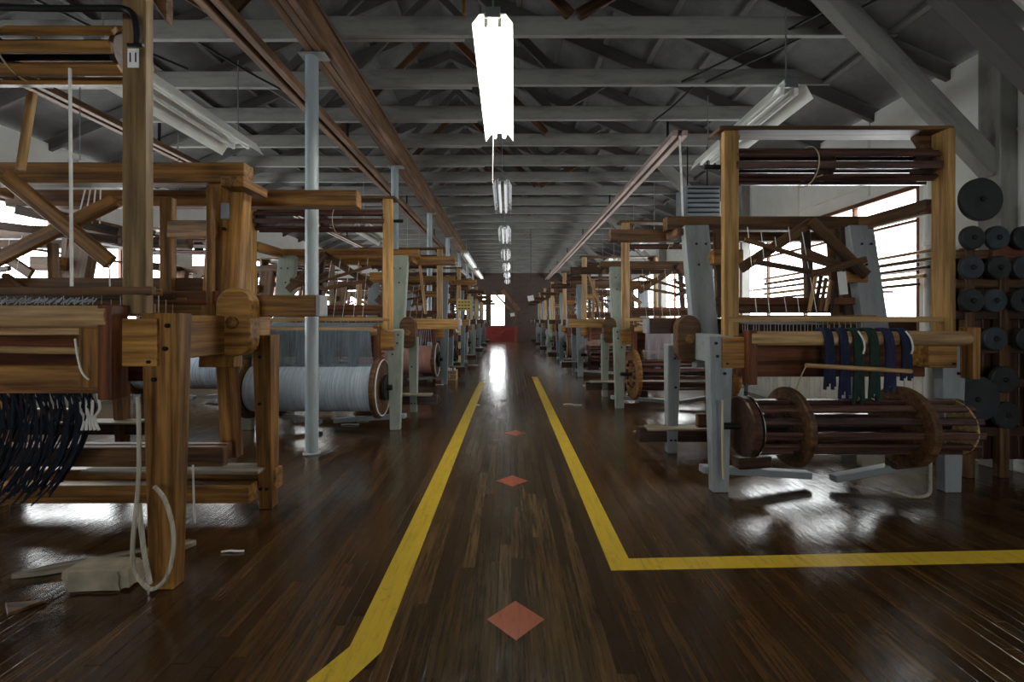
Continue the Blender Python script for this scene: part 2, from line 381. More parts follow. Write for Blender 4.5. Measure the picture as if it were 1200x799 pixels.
# ================================================================== WALLS AND WINDOWS
def wall_with_openings(name, fixed, axis, a0, a1, z0, z1, th, holes, mat, out):
    """a wall along y (axis 'y') or x; holes = (b0, b1, zb, zt); out = +1/-1 side the thickness goes to"""
    bm = bmesh.new(); bs = sorted(set([a0, a1]+[h for q in holes for h in q[:2]])); zs_ = sorted(set([z0, z1]+[h for q in holes for h in q[2:]]))
    f0, f1 = (fixed, fixed+th*out) if out > 0 else (fixed+th*out, fixed)
    for i in range(len(bs)-1):
        for j in range(len(zs_)-1):
            cb, cz = (bs[i]+bs[i+1])/2, (zs_[j]+zs_[j+1])/2
            if any(h[0] < cb < h[1] and h[2] < cz < h[3] for h in holes): continue
            if axis == 'y': box_mesh(bm, f0, f1, bs[i], bs[i+1], zs_[j], zs_[j+1])
            else: box_mesh(bm, bs[i], bs[i+1], f0, f1, zs_[j], zs_[j+1])
    return structure(put(name, from_bm(name, bm, mat), Matrix.Identity(4)))
WR = [(4.3, 7.75), (8.2, 11.65), (12.1, 15.55), (16.0, 19.45), (19.9, 23.6)]
wr = wall_with_openings('wall_right', XR, 'y', YB, YF, -.12, 3.5, .14, [(a, b, 1.0, 2.56) for a, b in WR], P_WALL, 1)
WLY = [(1.2, 4.3), (4.7, 7.8), (8.2, 11.3), (11.7, 14.8), (15.2, 18.3), (18.7, 21.8), (22.1, 24.2)]
wl = wall_with_openings('wall_left', XL, 'y', YB, YF, -.12, 3.5, .14, [(a, b, .95, 2.66) for a, b in WLY], P_WALL, -1)
WE = [(-1.08, -.24), (-2.2, -1.3), (-3.2, -2.3)]
wf = wall_with_openings('wall_far', YF, 'x', XL, XR, -.12, 6.0, .14, [(a, b, .86, 2.66) for a, b in WE], M_WALLB, 1)
WBK_FILL = [(-2.3, -.5), (.5, 2.3)]  # windows added in the unseen rear wall, to light the loom fronts
wb = wall_with_openings('wall_back', YB, 'x', XL, XR, -.12, 6.0, .14, [(a, b, .95, 2.66) for a, b in WBK_FILL], M_WALLB, -1)
slab('dado', -1.6, .5, YF-.03, YF, 0, .84, P_RED, wf)
n_win = [0]
def window(fixed, axis, a, b, zb, zt, vbars, hbars, inner):
    n_win[0] += 1; w = thing('window_%d' % n_win[0], None, None); structure(w)
    def pt(s, z, off=0): return (fixed+off, s, z) if axis == 'y' else (s, fixed+off, z)
    fw = .055; wm = W_RED if axis == 'y' else W_BROWN
    up = (1, 0, 0) if axis == 'y' else (0, 1, 0)
    for z, nm in ((zb+.02, 'window_sill'), (zt-.025, 'head_rail')): bar(nm, pt(a, z, inner*.05), pt(b, z, inner*.05), .12 if nm == 'window_sill' else .09, .045, wm, w)
    for s in (a+.022, b-.022): bar('frame_stile', pt(s, zb, inner*.05), pt(s, zt, inner*.05), .045 if axis == 'x' else .09, .09 if axis == 'x' else .045, wm, w)
    n = vbars+1; ss = [a+(b-a)*i/n for i in range(n+1)]; zz = [zb]+hbars+[zt]
    for s in ss[1:-1]: bar('mullion', pt(s, zb+.03, inner*.05), pt(s, zt-.03, inner*.05), .03 if axis == 'x' else .05, .05 if axis == 'x' else .03, wm, w)
    for z in hbars: bar('transom', pt(a+.03, z, inner*.045), pt(b-.03, z, inner*.045), .04, .05 if len(hbars) < 2 else .03, P_CREAM if axis == 'y' and z < 2 else wm, w)
    for i in range(n):
        for j in range(len(zz)-1):
            g = slab('pane', *( (fixed+inner*.05-.003, fixed+inner*.05+.003, ss[i]+.01, ss[i+1]-.01) if axis == 'y' else (ss[i]+.01, ss[i+1]-.01, fixed+inner*.05-.003, fixed+inner*.05+.003)), zz[j]+.01, zz[j+1]-.01, GLASS, w)
for a, b in WR:
    window(XR, 'y', a, b, 1.0, 2.56, 3, [1.7, 2.2], 1); portal('sky_portal', (XR+.16, (a+b)/2, 1.78), (0, math.pi/2, 0), 1.56, b-a)
for a, b in WLY:
    window(XL, 'y', a, b, .95, 2.66, 2, [1.55, 2.1], -1); portal('sky_portal', (XL-.16, (a+b)/2, 1.8), (0, -math.pi/2, 0), 1.71, b-a)
for a, b in WE:
    window(YF, 'x', a, b, .86, 2.66, 0 if a > -1.2 else 1, [] if a > -1.2 else [1.75], 1); portal('sky_portal', ((a+b)/2, YF+.16, 1.76), (-math.pi/2, 0, 0), b-a, 1.8)
for a, b in WBK_FILL:
    window(YB, 'x', a, b, .95, 2.66, 1, [1.8], -1); portal('sky_portal', ((a+b)/2, YB-.16, 1.8), (math.pi/2, 0, 0), b-a, 1.71)
# beadboard below the right-hand windows, wall battens, posts
for i in range(60):
    y = 2.6+i*.1
    if y > 8.2: break
    bar('wainscot_board', (XR-.008, y, .08), (XR-.008, y, .92), .016, .094, P_CREAM, wr, bev=.004)
bar('wainscot_cap', (XR-.02, 2.55, .94), (XR-.02, YF, .94), .05, .04, P_CREAM, wr)
for y in (4.9, 6.1, 7.3, 8.5, 10, 12, 14): bar('wall_batten', (XR-.006, y, 2.6), (XR-.006, y, 3.48), .012, .03, P_CREAM, wr, bev=.002)
bar('wall_batten', (XR-.006, YB, 2.72), (XR-.006, YF, 2.72), .012, .02, P_CREAM, wr, bev=.002)
for k in range(7):
    y = 3.55+3.9*k-(.05 if k else 0)
    if y < 24: bar('wall_post', (XR-.07, y, 0), (XR-.07, y, 3.5), .14, .17, P_GREY, wr)
bar('baseboard', (XR-.03, YB, .05), (XR-.03, YF, .05), .02, .1, P_CREAM, wr)

# ================================================================== ROOF
RX, RZ, EZ = -1.0, 5.7, 3.5                   # ridge position and height, eaves height
ceil_me = bpy.data.meshes.new('ceiling')
def roofz(x): return RZ-(RZ-EZ)*((x-RX)/(XR-RX) if x > RX else (RX-x)/(RX-XL))
v_ = []; 
for dz in (0, .06):
    for y in (YB-.2, YF+.2):
        for x, z in ((XL-.3, EZ-.13), (RX, RZ), (XR+.3, EZ-.13)): v_.append((x, y, z+dz+.09))
ceil_me.from_pydata(v_, [], [(0, 1, 4, 3), (1, 2, 5, 4), (6, 9, 10, 7), (7, 10, 11, 8), (0, 3, 9, 6), (2, 8, 11, 5), (0, 6, 7, 1), (1, 7, 8, 2), (3, 4, 10, 9), (4, 5, 11, 10)])
ceil_me.materials.append(M_ROOF); ceiling = structure(put('ceiling', ceil_me, Matrix.Identity(4)))
JB = 3.8                                      # underside of the tie beams
TY = [4.02+.835*i for i in range(-6, 25) if 4.02+.835*i < 24.3]
for i, y in enumerate(TY):
    # two lapped planks make the tie beam
    bar('tie_beam', (XL+.02, y+.03, JB+.09), (-.42, y+.03, JB+.09), .05, .18, P_GREY, ceiling)
    bar('tie_beam', (-1.95, y-.025, JB+.088), (3.55, y-.025, JB+.088), .05, .176, P_GREY, ceiling)
    for sx, ex in ((1, XR+.1), (-1, XL-.1)):
        bar('rafter', (RX, y, RZ-.02), (ex, y, EZ-.055), .05, .15, P_WEB, ceiling)
    zt = JB+.16
    for (xa, za, xb, zb_) in ((-1.0, 5.55, .55, zt), (-1.0, 5.55, -2.55, zt), (.62, zt, 1.55, roofz(1.55)-.1), (-2.62, zt, -3.5, roofz(-3.5)-.1)):
        if i % 2 == 0 or abs(xa+1) < .1: bar('web_brace', (xa, y+.06*(1 if i % 3 else -1.4), za), (xb, y+.06*(1 if i % 3 else -1.4), zb_), .04, .1, P_WEB if i % 3 else W_BROWN, ceiling)
# sheathing boards under the rafters, seen as dark lines between panels
for k in range(1, 9):
    for sx in (1, -1):
        x = RX+(5.05 if sx > 0 else -5.0)*k/9
        bar('purlin', (x, YB, roofz(x)+.075), (x, YF, roofz(x)+.075), .07, .03, P_WEB, ceiling, bev=.003)
# knee braces on the window-side posts
for y in [3.55+3.9*k-(.05 if k else 0) for k in range(0, 6)]:
    bar('knee_brace', (XR-.1, y-.0, 2.42), (2.5, y, 3.95), .1, .17, P_GREY, ceiling)
bar('knee_brace', (XR-.02, 2.97, 2.45), (2.4, 2.97, 4.02), .1, .2, P_WEB, ceiling)
bar('fascia_board', (XR-.02, 2.86, 2.75), (2.55, 2.86, 4.14), .03, .16, P_CREAM, ceiling)
# wires and rods slung under the beams
for (x0, y0, z0, x1, y1, z1) in ((1.9, 4.8, 3.83, 3.0, 3.4, 3.9), (2.1, 4.9, 3.83, 3.2, 3.5, 3.9), (1.75, 5.3, 3.62, 2.05, 4.85, 3.8), (-2.9, 4.1, 3.8, -2.3, 4.9, 3.66), (-3.9, 3.4, 3.8, -3.1, 4.2, 3.62)):
    tube('conduit', [(x0, y0, z0), ((x0+x1)/2, (y0+y1)/2, (z0+z1)/2-.02), (x1, y1, z1)], .012, IRON, ceiling, 6, 4)

# main wooden girder on the columns
gird = structure(thing('trim_1', None, None))
for k in range(3): bar('girder_plank', (-1.69-.075+.075*k, YB, 3.685), (-1.69-.075+.075*k, YF, 3.685), .068, .225, W_BEAM, gird)
bar('bearer_plank', (-1.69, YB, 3.785), (-1.69, YF, 3.785), .27, .028, W_BEAM, gird)
for n_, (x, y0) in enumerate(((-2.15, YB), (2.1, 5.35), (-4.65, YB))):
    g = structure(thing('trim_%d' % (n_+2), None, None)); m = W_BEAM if x < 0 else P_PINK; m = W_BROWN if x < -4 else m
    for s in (-1, 1): bar('channel_side', (x+s*.06, y0, 3.5), (x+s*.06, YF, 3.5), .07, .07, m, g)
    bar('channel_web', (x, y0, 3.53), (x, YF, 3.53), .06, .02, W_DARK, g)
    for y in TY[::4]:
        if y > y0: bar('hanger', (x, y+.09, 3.53), (x, y+.09, JB+.1), .03, .02, IRON, g, bev=.001)
for k, y in enumerate((3.9, 6.72, 9.65, 12.5, 15.4, 18.3, 21.2)):
    nth = ('nearest', 'second', 'third', 'fourth', 'fifth', 'sixth', 'farthest')[k]
    c = thing('support_column', nth+' grey painted round steel column in the row left of the walkway', 'column', (-1.77, y, 0), 'round steel columns')
    cyl('shaft', (0, 0, .012), (0, 0, 3.555), .056, P_PIPE, c, 24); cyl('base_flange', (0, 0, 0), (0, 0, .02), .075, P_PIPE, c, 20)
    bar('cap_plate', (-.1, 0, 3.562), (.14, 0, 3.562), .13, .014, GREYCAP, c)

# ================================================================== FLUORESCENT LIGHTS
def fixture(p0, p1, label, tube_mat, W=.28, group=None, rods=True, wing=.075, shade=None):
    """p0 near end, p1 far end of the housing underside"""
    p0, p1 = Vector(p0), Vector(p1); base = thing('fluorescent_light', label, 'ceiling light', p0, group)
    q = p1-p0; sh = shade or P_WHITE
    M, L = frame((0, 0, 0), q, (0, 0, 1))
    def P(x, y, z): return M @ Vector((x, y, z))
    bar('housing', P(0, 0, .045), P(L, 0, .045), .1, .06, sh, base)
    for s in (-1, 1):
        # bent reflector wing
        bm = bmesh.new(); prof = [(s*.045, .016), (s*W*.33, .012), (s*W*.5, -wing)]; th = .004
        rows = []
        for x in (-.02, L+.02): rows.append([bm.verts.new((x, y, z)) for y, z in prof]+[bm.verts.new((x, y, z+th)) for y, z in prof[::-1]])
        n = 6
        for i in range(n): bm.faces.new((rows[0][i], rows[0][(i+1) % n], rows[1][(i+1) % n], rows[1][i]))
        bm.faces.new(rows[0]); bm.faces.new(rows[1][::-1]); bmesh.ops.recalc_face_normals(bm, faces=bm.faces[:])
        put('reflector', from_bm('reflector', bm, sh), M, base)
        cyl('tube', P(.03, s*W*.17, -.03), P(L-.03, s*W*.17, -.03), .019, tube_mat, base, 14)
        for x in (.02, L-.02): bar('lamp_holder', P(x, s*W*.17, .012), P(x, s*W*.17, -.05), .03, .02, P_WHITE, base)
    bar('end_plate', P(-.012, 0, -.005), P(-.012, 0, .075), .11, .012, STEEL, base, up=(0, 1, 0))
    if rods:
        for x in (.06, L-.06):
            a = P(x, 0, .07); tube('hanging_rod', [a, Vector((a.x, a.y, 3.8-p0.z))], .006, STEEL, base, 6, 1)
    return base
fixture((-.115, 2.97, 3.26), (-.098, 4.36, 3.05), 'brightly lit fluorescent light hanging over the walkway, nearest of its row', TUBE_ON, .275, 'lights over the walkway', wing=.06)
row = [(6.25, 7.65, 'unlit steel fluorescent light over the walkway, second of the row'), (9.3, 10.7, 'steel fluorescent light over the walkway, third of the row'), (12.3, 13.7, 'fluorescent light over the walkway, fourth of the row'), (15.3, 16.7, 'fluorescent light over the walkway, fifth of the row'), (18.3, 19.7, 'small far fluorescent light over the walkway, sixth of the row'), (21.3, 22.7, 'farthest fluorescent light over the walkway')]
for a, b, lab in row:
    k = -.0165*1.0
    fixture((-.105, a, 3.2), (-.105, b, 3.12), lab, TUBE_DIM, .275, 'lights over the walkway', shade=CHROME)
fixture((-2.72, 2.85, 2.98), (-2.72, 4.42, 2.98), 'unlit white fluorescent light hanging above the near left loom', TUBE_OFF, .42, 'white lights over the looms', wing=.1)
fixture((2.3, 3.56, 3.1), (2.3, 5.1, 3.06), 'unlit white fluorescent light hanging above the near right loom', TUBE_OFF, .34, 'white lights over the looms', wing=.1)
for (x, ya, lab) in ((-2.5, 7.4, 'white fluorescent light above the second loom on the left'), (2.75, 8.2, 'white fluorescent light above the second loom on the right'), (2.75, 11.4, 'white fluorescent light above the third loom on the right'), (-2.5, 10.6, 'white fluorescent light above the third loom on the left'), (-4.6, 4.6, 'white fluorescent light above the looms by the left windows')):
    fixture((x, ya, 2.82), (x, ya+1.5, 2.82), lab, TUBE_OFF, .36, 'white lights over the looms', wing=.1)
for k in range(2):  # added glowing strips stand for light on the far side of the girder
    y = 13.6+k*4.6
    fixture((-1.35, y, 3.3), (-1.35, y+3.6, 3.3), ('glowing strip standing for light on the girder before the far window, nearer one', 'glowing strip standing for light on the girder before the far window, farther one')[k], TUBE_DIM, .16, 'glowing strips for the lit girder side')

# ================================================================== LOOMS
def loom(X, Y, s, label, group, W=1.62, k=1.0, leg=P_BLUE, wide=P_BLUE, post=W_YELLOW, rail=W_BROWN, beam='empty', yarn_m=Y_PALE, sheet_m=None, reach=.45, tall=True, detail=2, kt=1.0, post_x=.085, treadles=True, threads=False, cross_y=None, wp=(.47, .68), foot=-.3, inner=True, lease_m=None, rx0=.12, roller_z=None, post_top=None, reach_m=None, rear=.92, top_m=None):
    root = thing('hand_loom', label, 'loom', (X, Y, 0), group)
    P = lambda x, y, z: Vector((s*x, y, z*k if z < 1.09 else 1.09*k+(z-1.09)*kt))
    reach_m = reach_m or rail; top_m = top_m or rail
    B = lambda n, a, b, w, h, m, **q: bar(n, P(*a), P(*b), w, h, m, root, **q)
    def bolts(o, pts, d=(0, -1, 0), r=.011):
        for p in pts:
            p = P(*p); cyl('bolt', p, p+Vector(d)*.012, r, IRON, o, 6, bev=.001)
    # front legs, blocks, side rails
    for x in (0, W):
        l = B('front_leg', (x, 0, 1.09), (x, 0, 0), .17, .085, leg, w1=.11, h1=.07)
        if detail > 1: bolts(l, [(x-.04, -.043, 1.04), (x+.045, -.043, 1.0), (x+.02, -.043, .83), (x-.03, -.043, .95)])
        B('side_rail', (x+(.05 if x == 0 else -.05), .02, .99), (x+(.05 if x == 0 else -.05), rear+.05, .99), .07, .21, leg if leg is not W_HONEY else W_HONEY)
        b_ = B('post_block', (x+(.0 if x == 0 else -.0), .02, .975), (x+(.195 if x == 0 else -.195), .02, .975), .16, .21, W_ORANGE)
        if detail > 1: bolts(b_, [(x+(.17 if x == 0 else -.17), -.06, 1.05), (x+(.03 if x == 0 else -.03), -.06, .9)], r=.008)
        # rear legs, leaning wide posts, top side rails
        l = B('rear_leg', (x-(.0 if x == 0 else 0), rear-.03, .98), (x, rear, 0), .12, .11, leg, w1=.085, h1=.08)
        if detail > 1: bolts(l, [(x, rear-.09, .86), (x+.01, rear-.08, .6), (x-.02, rear-.05, .12), (x+.02, rear-.05, .12)])
        wpo = B('wide_post', (x+(.13 if x == 0 else -.1), wp[0], .82), (x+(.12 if x == 0 else -.1), wp[1], 2.0), .2, .09, wide, w1=.21)
        if detail > 1: bolts(wpo, [(x+.1 if x == 0 else x-.13, .6, 1.84), (x+.18 if x == 0 else x-.05, .6, 1.84), (x+.1 if x == 0 else x-.13, .55, 1.66)], r=.01)
        if x: B('top_side_rail', (x+(.1 if x == 0 else -.02), .12, 2.03), (x+(.1 if x == 0 else -.02), rear+.06, 2.03), .06, .11, top_m)
    # tall front posts with shelf, gussets and the slatted roller
    pt = post_top or 2.53; rz = roller_z or 2.31
    if tall:
        for x in (post_x, W-.03):
            o = B('tall_post', (x, .01, 1.085), (x, .01, pt), .105 if x < 1 else .05, .05 if x < 1 else .13, post)
            sx = 1 if x < 1 else -1
        B('top_shelf', (-.0, .07, pt+.015), (W+.02, .07, pt+.015), .18, .03, W_BROWN)
        for x, sx in ((.07, 1), (W-.03, -1)):
            prism('gusset', [(0, 0), (.0, -.2), (.13, 0)] if s*sx > 0 else [(0, 0), (-.13, 0), (0, -.2)], .05, T(s*x, .08, P(0, 0, pt).z), W_BROWN, root)
        ax = cyl('overhead_roller', P(-.06 if rx0 < .15 else rx0-.02, .1, rz), P(W+.03, .1, rz), .018, IRON, root, 10)
        for x in (rx0+.01, W*.5, W-.1): cyl('roller_disc', P(x, .1, rz), P(x+.025, .1, rz), .1, W_DARK, ax, 12)
        for j in range(8):
            a = math.pi*2*j/8+.2; dv = Vector((0, .115*math.cos(a), .115*math.sin(a)))
            bar('slat', P(rx0, .1, rz)+dv, P(W-.06, .1, rz)+dv, .05, .022, W_PLUM if post is not W_KHAKI else W_HONEY, ax, up=(0, math.cos(a), math.sin(a)), bev=.003)
        if detail > 1:
            xs = W*.42; tube('roller_tie', [P(xs, .1+.14*math.cos(t*.7), rz+.14*math.sin(t*.7)) for t in range(9)]+[P(xs+.03, -.03, rz-.1)], .004, TAN_STRING, ax, 5, 3)
    # back beam and its brackets, rail, breast board
    B('lease_rail', (.06, .0, 1.205), (W-.02, .0, 1.205), .035, .04, lease_m or W_TAN)
    cyl('back_beam', P(.17, -.08, 1.075), P(W+.05, -.08, 1.075), .05, W_TAN, root, 18)
    B('beam_bracket', (.18, -.07, 1.13), (.18, -.07, .76), .06, .09, W_RED); B('beam_bracket', (W+.06, -.08, 1.15), (W+.06, -.08, .8), .055, .1, W_HONEY, w1=.045)
    B('breast_board', (.2, .14, .92), (W-.05, .14, .92), .04, .27, W_RED)
    # cross rails
    cy = cross_y or rear-.12
    B('cross_rail', (-.1 if cross_y is None else .0, cy, 2.045), (W+.05, cy, 2.045), .1, .12, top_m)
    B('rail_cap', (.02, cy-.13, 1.955), (.02, cy+.12, 1.955), .13, .06, top_m)
    B('overhead_beam', (-.52, rear+.18, 2.0), (W+.1, rear+.18, 2.0), .1, .11, top_m)
    B('cross_rail', (.1, rear-.16, 1.3), (W-.1, rear-.16, 1.3), .05, .08, rail)
    B('cross_rail', (.06, .5, .38), (W-.06, .5, .38), .05, .11, rail)
    B('foot_beam', (foot, rear+.02, .16), (W+.1, rear+.02, .16), .09, .13, W_DARK if leg is not W_HONEY else W_HONEY)
    B('foot_plank', (foot+.05, rear-.06, .235), (W*.6, rear-.1, .245), .16, .022, W_GREYB)
    # shuttle box running out into the walkway, round-topped end block
    sb = B('shuttle_race', (-reach, .62, 1.15), (W+.3, .62, 1.15), .12, .125, reach_m)
    bar('race_cap', P(-reach-.025, .62, 1.15), P(-reach, .62, 1.15), .118, .125, GREYCAP, sb)
    n = 10; out = [(.095*math.cos(math.pi*i/n), .08+.1*math.sin(math.pi*i/n)) for i in range(n+1)]+[(-.095*math.cos(math.pi*i/n), -.1-.1*math.sin(math.pi*i/n)) for i in range(n+1)]
    eb = prism('end_block', out, .1, T(*P(-.03, .42, 1.06)), W_ORANGE if leg is W_HONEY else W_BROWN, root, .006)
    if detail > 1: cyl('hub', P(-.03, .405, 1.05), P(-.03, .42, 1.05), .035, W_HONEY, eb, 12)
    # beater frame hanging from the top rails
    for x in (.32, W-.32) if inner else (): B('beater_sword', (x, .64, 1.22), (x, .7, 1.98), .06, .035, rail)
    if inner: B('beater_cap', (.2, .6, 1.36), (W-.2, .6, 1.36), .05, .06, W_RED)
    # overhead levers
    for (xa, za, xb, zb_, y, w_) in () if not inner else ((.42, 1.62, 1.0*W/1.62, 2.0, .5, .08), (.97*W/1.62, 2.0, 1.42*W/1.62, 1.56, .46, .085), (.4, 1.84, 1.2, 1.6, .4, .035), (.45, 1.66, .9, 1.58, .36, .04), (.95, 1.78, 1.4, 1.6, .54, .05), (.9, 1.56, 1.35, 1.68, .38, .05)):
        B('lever', (xa, y, za), (xb, y, zb_), .03, w_, rail)
    if inner: B('lever_post', (W*.72, .74, 1.3), (W*.7, .78, 2.0), .06, .06, W_DARK)
    if inner: B('lever_block', (.2, .55, 1.72), (.45, .55, 1.72), .09, .12, W_HONEY)
    # shafts with heddles
    for j in range(3):
        y = .3+.09*j; zt = 1.22-.02*j; zb_ = .8
        sh_ = B('shaft', (.26, y, zt), (W-.26, y, zt), .018, .035, W_HONEY if j != 1 else W_BROWN); bar('shaft_bar', P(.26, y, zb_), P(W-.26, y, zb_), .018, .03, W_HONEY, sh_)
    nn = 36 if detail > 1 else 18
    strands('heddles', [[P(.28+(W-.56)*i/nn, .3+.09*(i % 3), .81), P(.28+(W-.56)*i/nn, .3+.09*(i % 3), 1.2)] for i in range(nn)], .0022, CORD, root)
    # harness cords
    if inner: strands('harness_cords', [[P(.5+.12*i, .4+.03*(i % 2), 1.22), P(.45+.11*i, .45, 1.95-.04*(i % 3))] for i in range(5 if detail > 1 else 3)], .003, CORD, root)
    # treadles
    for xa, xb in ((-.1, .72), (.84, W-.05)) if treadles else ():
        t = B('treadle', (xa, .05, .14 if xa < 0 else .07), (xb, .12, .07 if xa < 0 else .17), .07, .05, P_BLUE)
        bar('treadle_block', P(xa+.25 if xa < 0 else xa+.42, .06, .18), P(xa+.5 if xa < 0 else xa+.72, .09, .185 if xa < 0 else .2), .09, .08, W_DARK, t)
    # warp beam
    by, bz = -.06, .47/k
    if beam == 'empty':
        axl = cyl('warp_beam', P(.0, by, bz), P(W+.04, by, bz), .024, IRON, root, 12)
        for x, r, wd, m in (((.11, .205, .06, W_DARK), (.43, .268, .045, W_BROWN), (1.21*W/1.62, .272, .05, W_BROWN), (W-.06, .19, .014, W_TAN)) if not threads else ((.15, .34, .05, W_HONEY), (W-.2, .34, .05, W_HONEY))): cyl('flange', P(x, by, bz), P(x+wd, by, bz), r, m, axl, 36, bev=.01)
        cyl('metal_rim', P(.172, by, bz), P(.178, by, bz), .209, CHROME, axl, 36, bev=.001)
        for j in range(12):
            a = 2*math.pi*j/12+.13; y, z = by+.175*math.cos(a), bz+.175*math.sin(a)/k
            bar('slat', P(.12, y, z), P(W+.0, y, z), .05, .028, W_PLUM, axl, up=(0, math.cos(a), math.sin(a)), bev=.006)
    elif beam == 'yarn':
        axl = cyl('warp_beam', P(.02, by, bz), P(W, by, bz), .03, IRON, root, 12)
        cyl('yarn_winding', P(.2, by, bz), P(W-.12, by, bz), .255, yarn_m, axl, 48)
        for x in (.13, W-.1): cyl('flange', P(x, by, bz), P(x+.05, by, bz), .33, W_BROWN, axl, 40, bev=.01)
        tube('brake_rope', [P(.115, by+.3*math.cos(t), bz+.3*math.sin(t)/k) for t in [i*.4 for i in range(16)]], .008, CORD, axl, 6, 3)
        cyl('ratchet', P(.07, by, bz), P(.1, by, bz), .14, IRON, axl, 20)
        nt_ = 210 if detail > 1 else 40
        x0, x1 = .24, W-.17; ls = []
        for i in range(nt_):
            x = x0+(x1-x0)*i/nt_; xx = x+.05*math.sin(x*23)
            ls.append([P(xx, by-.1, bz+.235), P(x, -.135, 1.085), P(x, -.08, 1.13), P(x, .3, 1.17)])
        strands('warp_threads', ls, .0035, sheet_m or yarn_m, root)
    if threads:
        strands('warp_threads', [[P(.32+(W-.7)*i/170+.03*math.sin(i*.3), -.1, .68), P(.32+(W-.7)*i/170, -.135, 1.085), P(.32+(W-.7)*i/170, -.08, 1.13), P(.32+(W-.7)*i/170, .3, 1.17)] for i in range(170)], .004, sheet_m, root)
    elif beam != 'none' and detail > 1 and beam != 'yarn':
        strands('warp_threads', [[P(.3+.55*i/40, .1, 1.17), P(.3+.55*i/40, .5, 1.19)] for i in range(40)], .003, Y_SLATE, root)
    return root, P

# ---- the two near looms
L1, PL = loom(-1.55, 1.97, -1, 'near left honey-coloured wooden hand loom with number 11 on its tall post', 'hand looms left of the walkway', W=1.75, k=1.13, kt=.87, post_x=.14, cross_y=.62, inner=False, lease_m=W_BROWN, rx0=.24, wp=(.56, .64), foot=-.06, treadles=False, leg=W_HONEY, wide=W_ORANGE, post=W_KHAKI, rail=W_BROWN, beam='none', reach=.42, roller_z=2.49, post_top=2.9, reach_m=W_HONEY, rear=.83, top_m=W_HONEY)
tp = [c for c in L1.children if c.name.startswith('tall_post')][0]
# number plate with 11
def plate(name, text, centre, w, h, parent, depth=.004, size=.08, facing=-1):
    c = Vector(centre)
    o = bar(name, c+Vector((-w/2, 0, 0)), c+Vector((w/2, 0, 0)), depth, h, PAPER, parent, bev=.0005)
    cu = bpy.data.curves.new('number', 'FONT'); cu.body = text; cu.size = size; cu.align_x = 'CENTER'; cu.align_y = 'CENTER'; cu.extrude = .0006; cu.space_character = .8
    tmp = bpy.data.objects.new('number_tmp', cu); COL.objects.link(tmp); dg = bpy.context.evaluated_depsgraph_get()
    me = bpy.data.meshes.new_from_object(tmp.evaluated_get(dg)); bpy.data.objects.remove(tmp); me.materials.clear(); me.materials.append(BLACK)
    put('number', me, Matrix.Translation(c+Vector((0, -depth/2-.0008, 0))) @ Matrix.Rotation(math.pi/2, 4, 'X'), o if parent.parent is None else parent)
    return o
def rel(root, p): return Vector(p)-root.location
p = at(154.5, 67, 1.97-.03); pl_ = plate('number_plate', '11', rel(L1, (p.x, 1.97-.022, p.z)), .05, .085, tp, .004, .062)
# iron hook over the post, cord, stick
tube('iron_hook', [rel(L1, at(*q)) for q in ((-30, 8, 1.9), (60, 10, 1.9), (130, 10, 1.9), (150, 12, 1.9), (158, 22, 1.88), (161, 38, 1.88), (161, 52, 1.88))], .014, IRON, L1, 8, 4)
tube('iron_hook', [rel(L1, at(*q)) for q in ((150, 52.5, 1.88), (168, 53, 1.88))], .008, IRON, L1, 8, 1)
cyl('hanging_cord', rel(L1, at(82, 80, 1.98)), rel(L1, at(84, 340, 1.98)), .0065, CORD, L1, 7)
bar('lever_stick', rel(L1, at(38, 108, 2.3)), rel(L1, at(24, 200, 2.3)), .035, .03, W_YELLOW, L1)
# dark blue warp hanging down under the beam
lines = []
for i in range(210):
    x = .50+1.25*i/210; q = R.uniform(-.03, .03); h = R.uniform(-.05, .05)
    lines.append(spline([PL(x, .12+.1*(i % 4)/4, .79), PL(x+.06+q*.3, .22+.03*(i % 3), .63+h), PL(x+.20+q, .32, .43+h), PL(x+.46+q*1.6, .38+.05*(i % 3), .22+h)], 3))
strands('hanging_warp', lines, .0045, Y_TEAL, L1)
strands('fringe', [[PL(.3+1.4*i/130, -.04, 1.14+.006*math.sin(i*2.3)), PL(.3+1.4*i/130+.004*math.sin(i), -.02, 1.165+.006*math.sin(i*1.9))] for i in range(130)], .0035, Y_PALE, L1)
bar('square_breast_beam', PL(.32, -.03, 1.055), PL(1.9, -.03, 1.055), .1, .115, W_TAN, L1)
bar('low_rail', PL(.2, -.03, .83), PL(1.9, -.03, .83), .06, .12, W_HONEY, L1)
cyl('round_rod', PL(.3, -.03, .94), PL(1.85, -.03, .96), .017, W_TAN, L1, 10)
bar('corner_board', PL(.27, -.06, 1.11), PL(.27, -.06, .8), .1, .05, W_HONEY, L1)
bar('inner_post', at(197, 345, 2.6)-L1.location, at(197, 232, 2.6)-L1.location, .07, .05, W_HONEY, L1)
bar('inner_arm', at(200, 269, 2.58)-L1.location, at(252, 269, 2.5)-L1.location, .05, .1, W_HONEY, L1)
bar('inner_stile', at(247, 400, 2.45)-L1.location, at(247, 218, 2.45)-L1.location, .03, .04, W_HONEY, L1)
for (a, b, d, w_) in (((6, 206), (130, 308), 2.42, .08), ((-25, 315), (136, 235), 2.5, .075), ((-20, 262), (140, 282), 2.75, .05), ((20, 246), (140, 272), 2.85, .06), ((62, 285), (64, 340), 2.7, .05), ((5, 322), (40, 345), 2.6, .03)):
    bar('lever', rel(L1, at(*a, d)), rel(L1, at(*b, d)), .035, w_, W_HONEY if d < 2.6 else W_BROWN, L1)
strands('harness_cords', [[rel(L1, at(100+6*j, 222, 2.55)), rel(L1, at(90+9*j, 262, 2.55))] for j in range(4)]+[[rel(L1, at(128, 308, 2.42)), rel(L1, at(129, 338, 2.42))]], .004, CORD, L1)
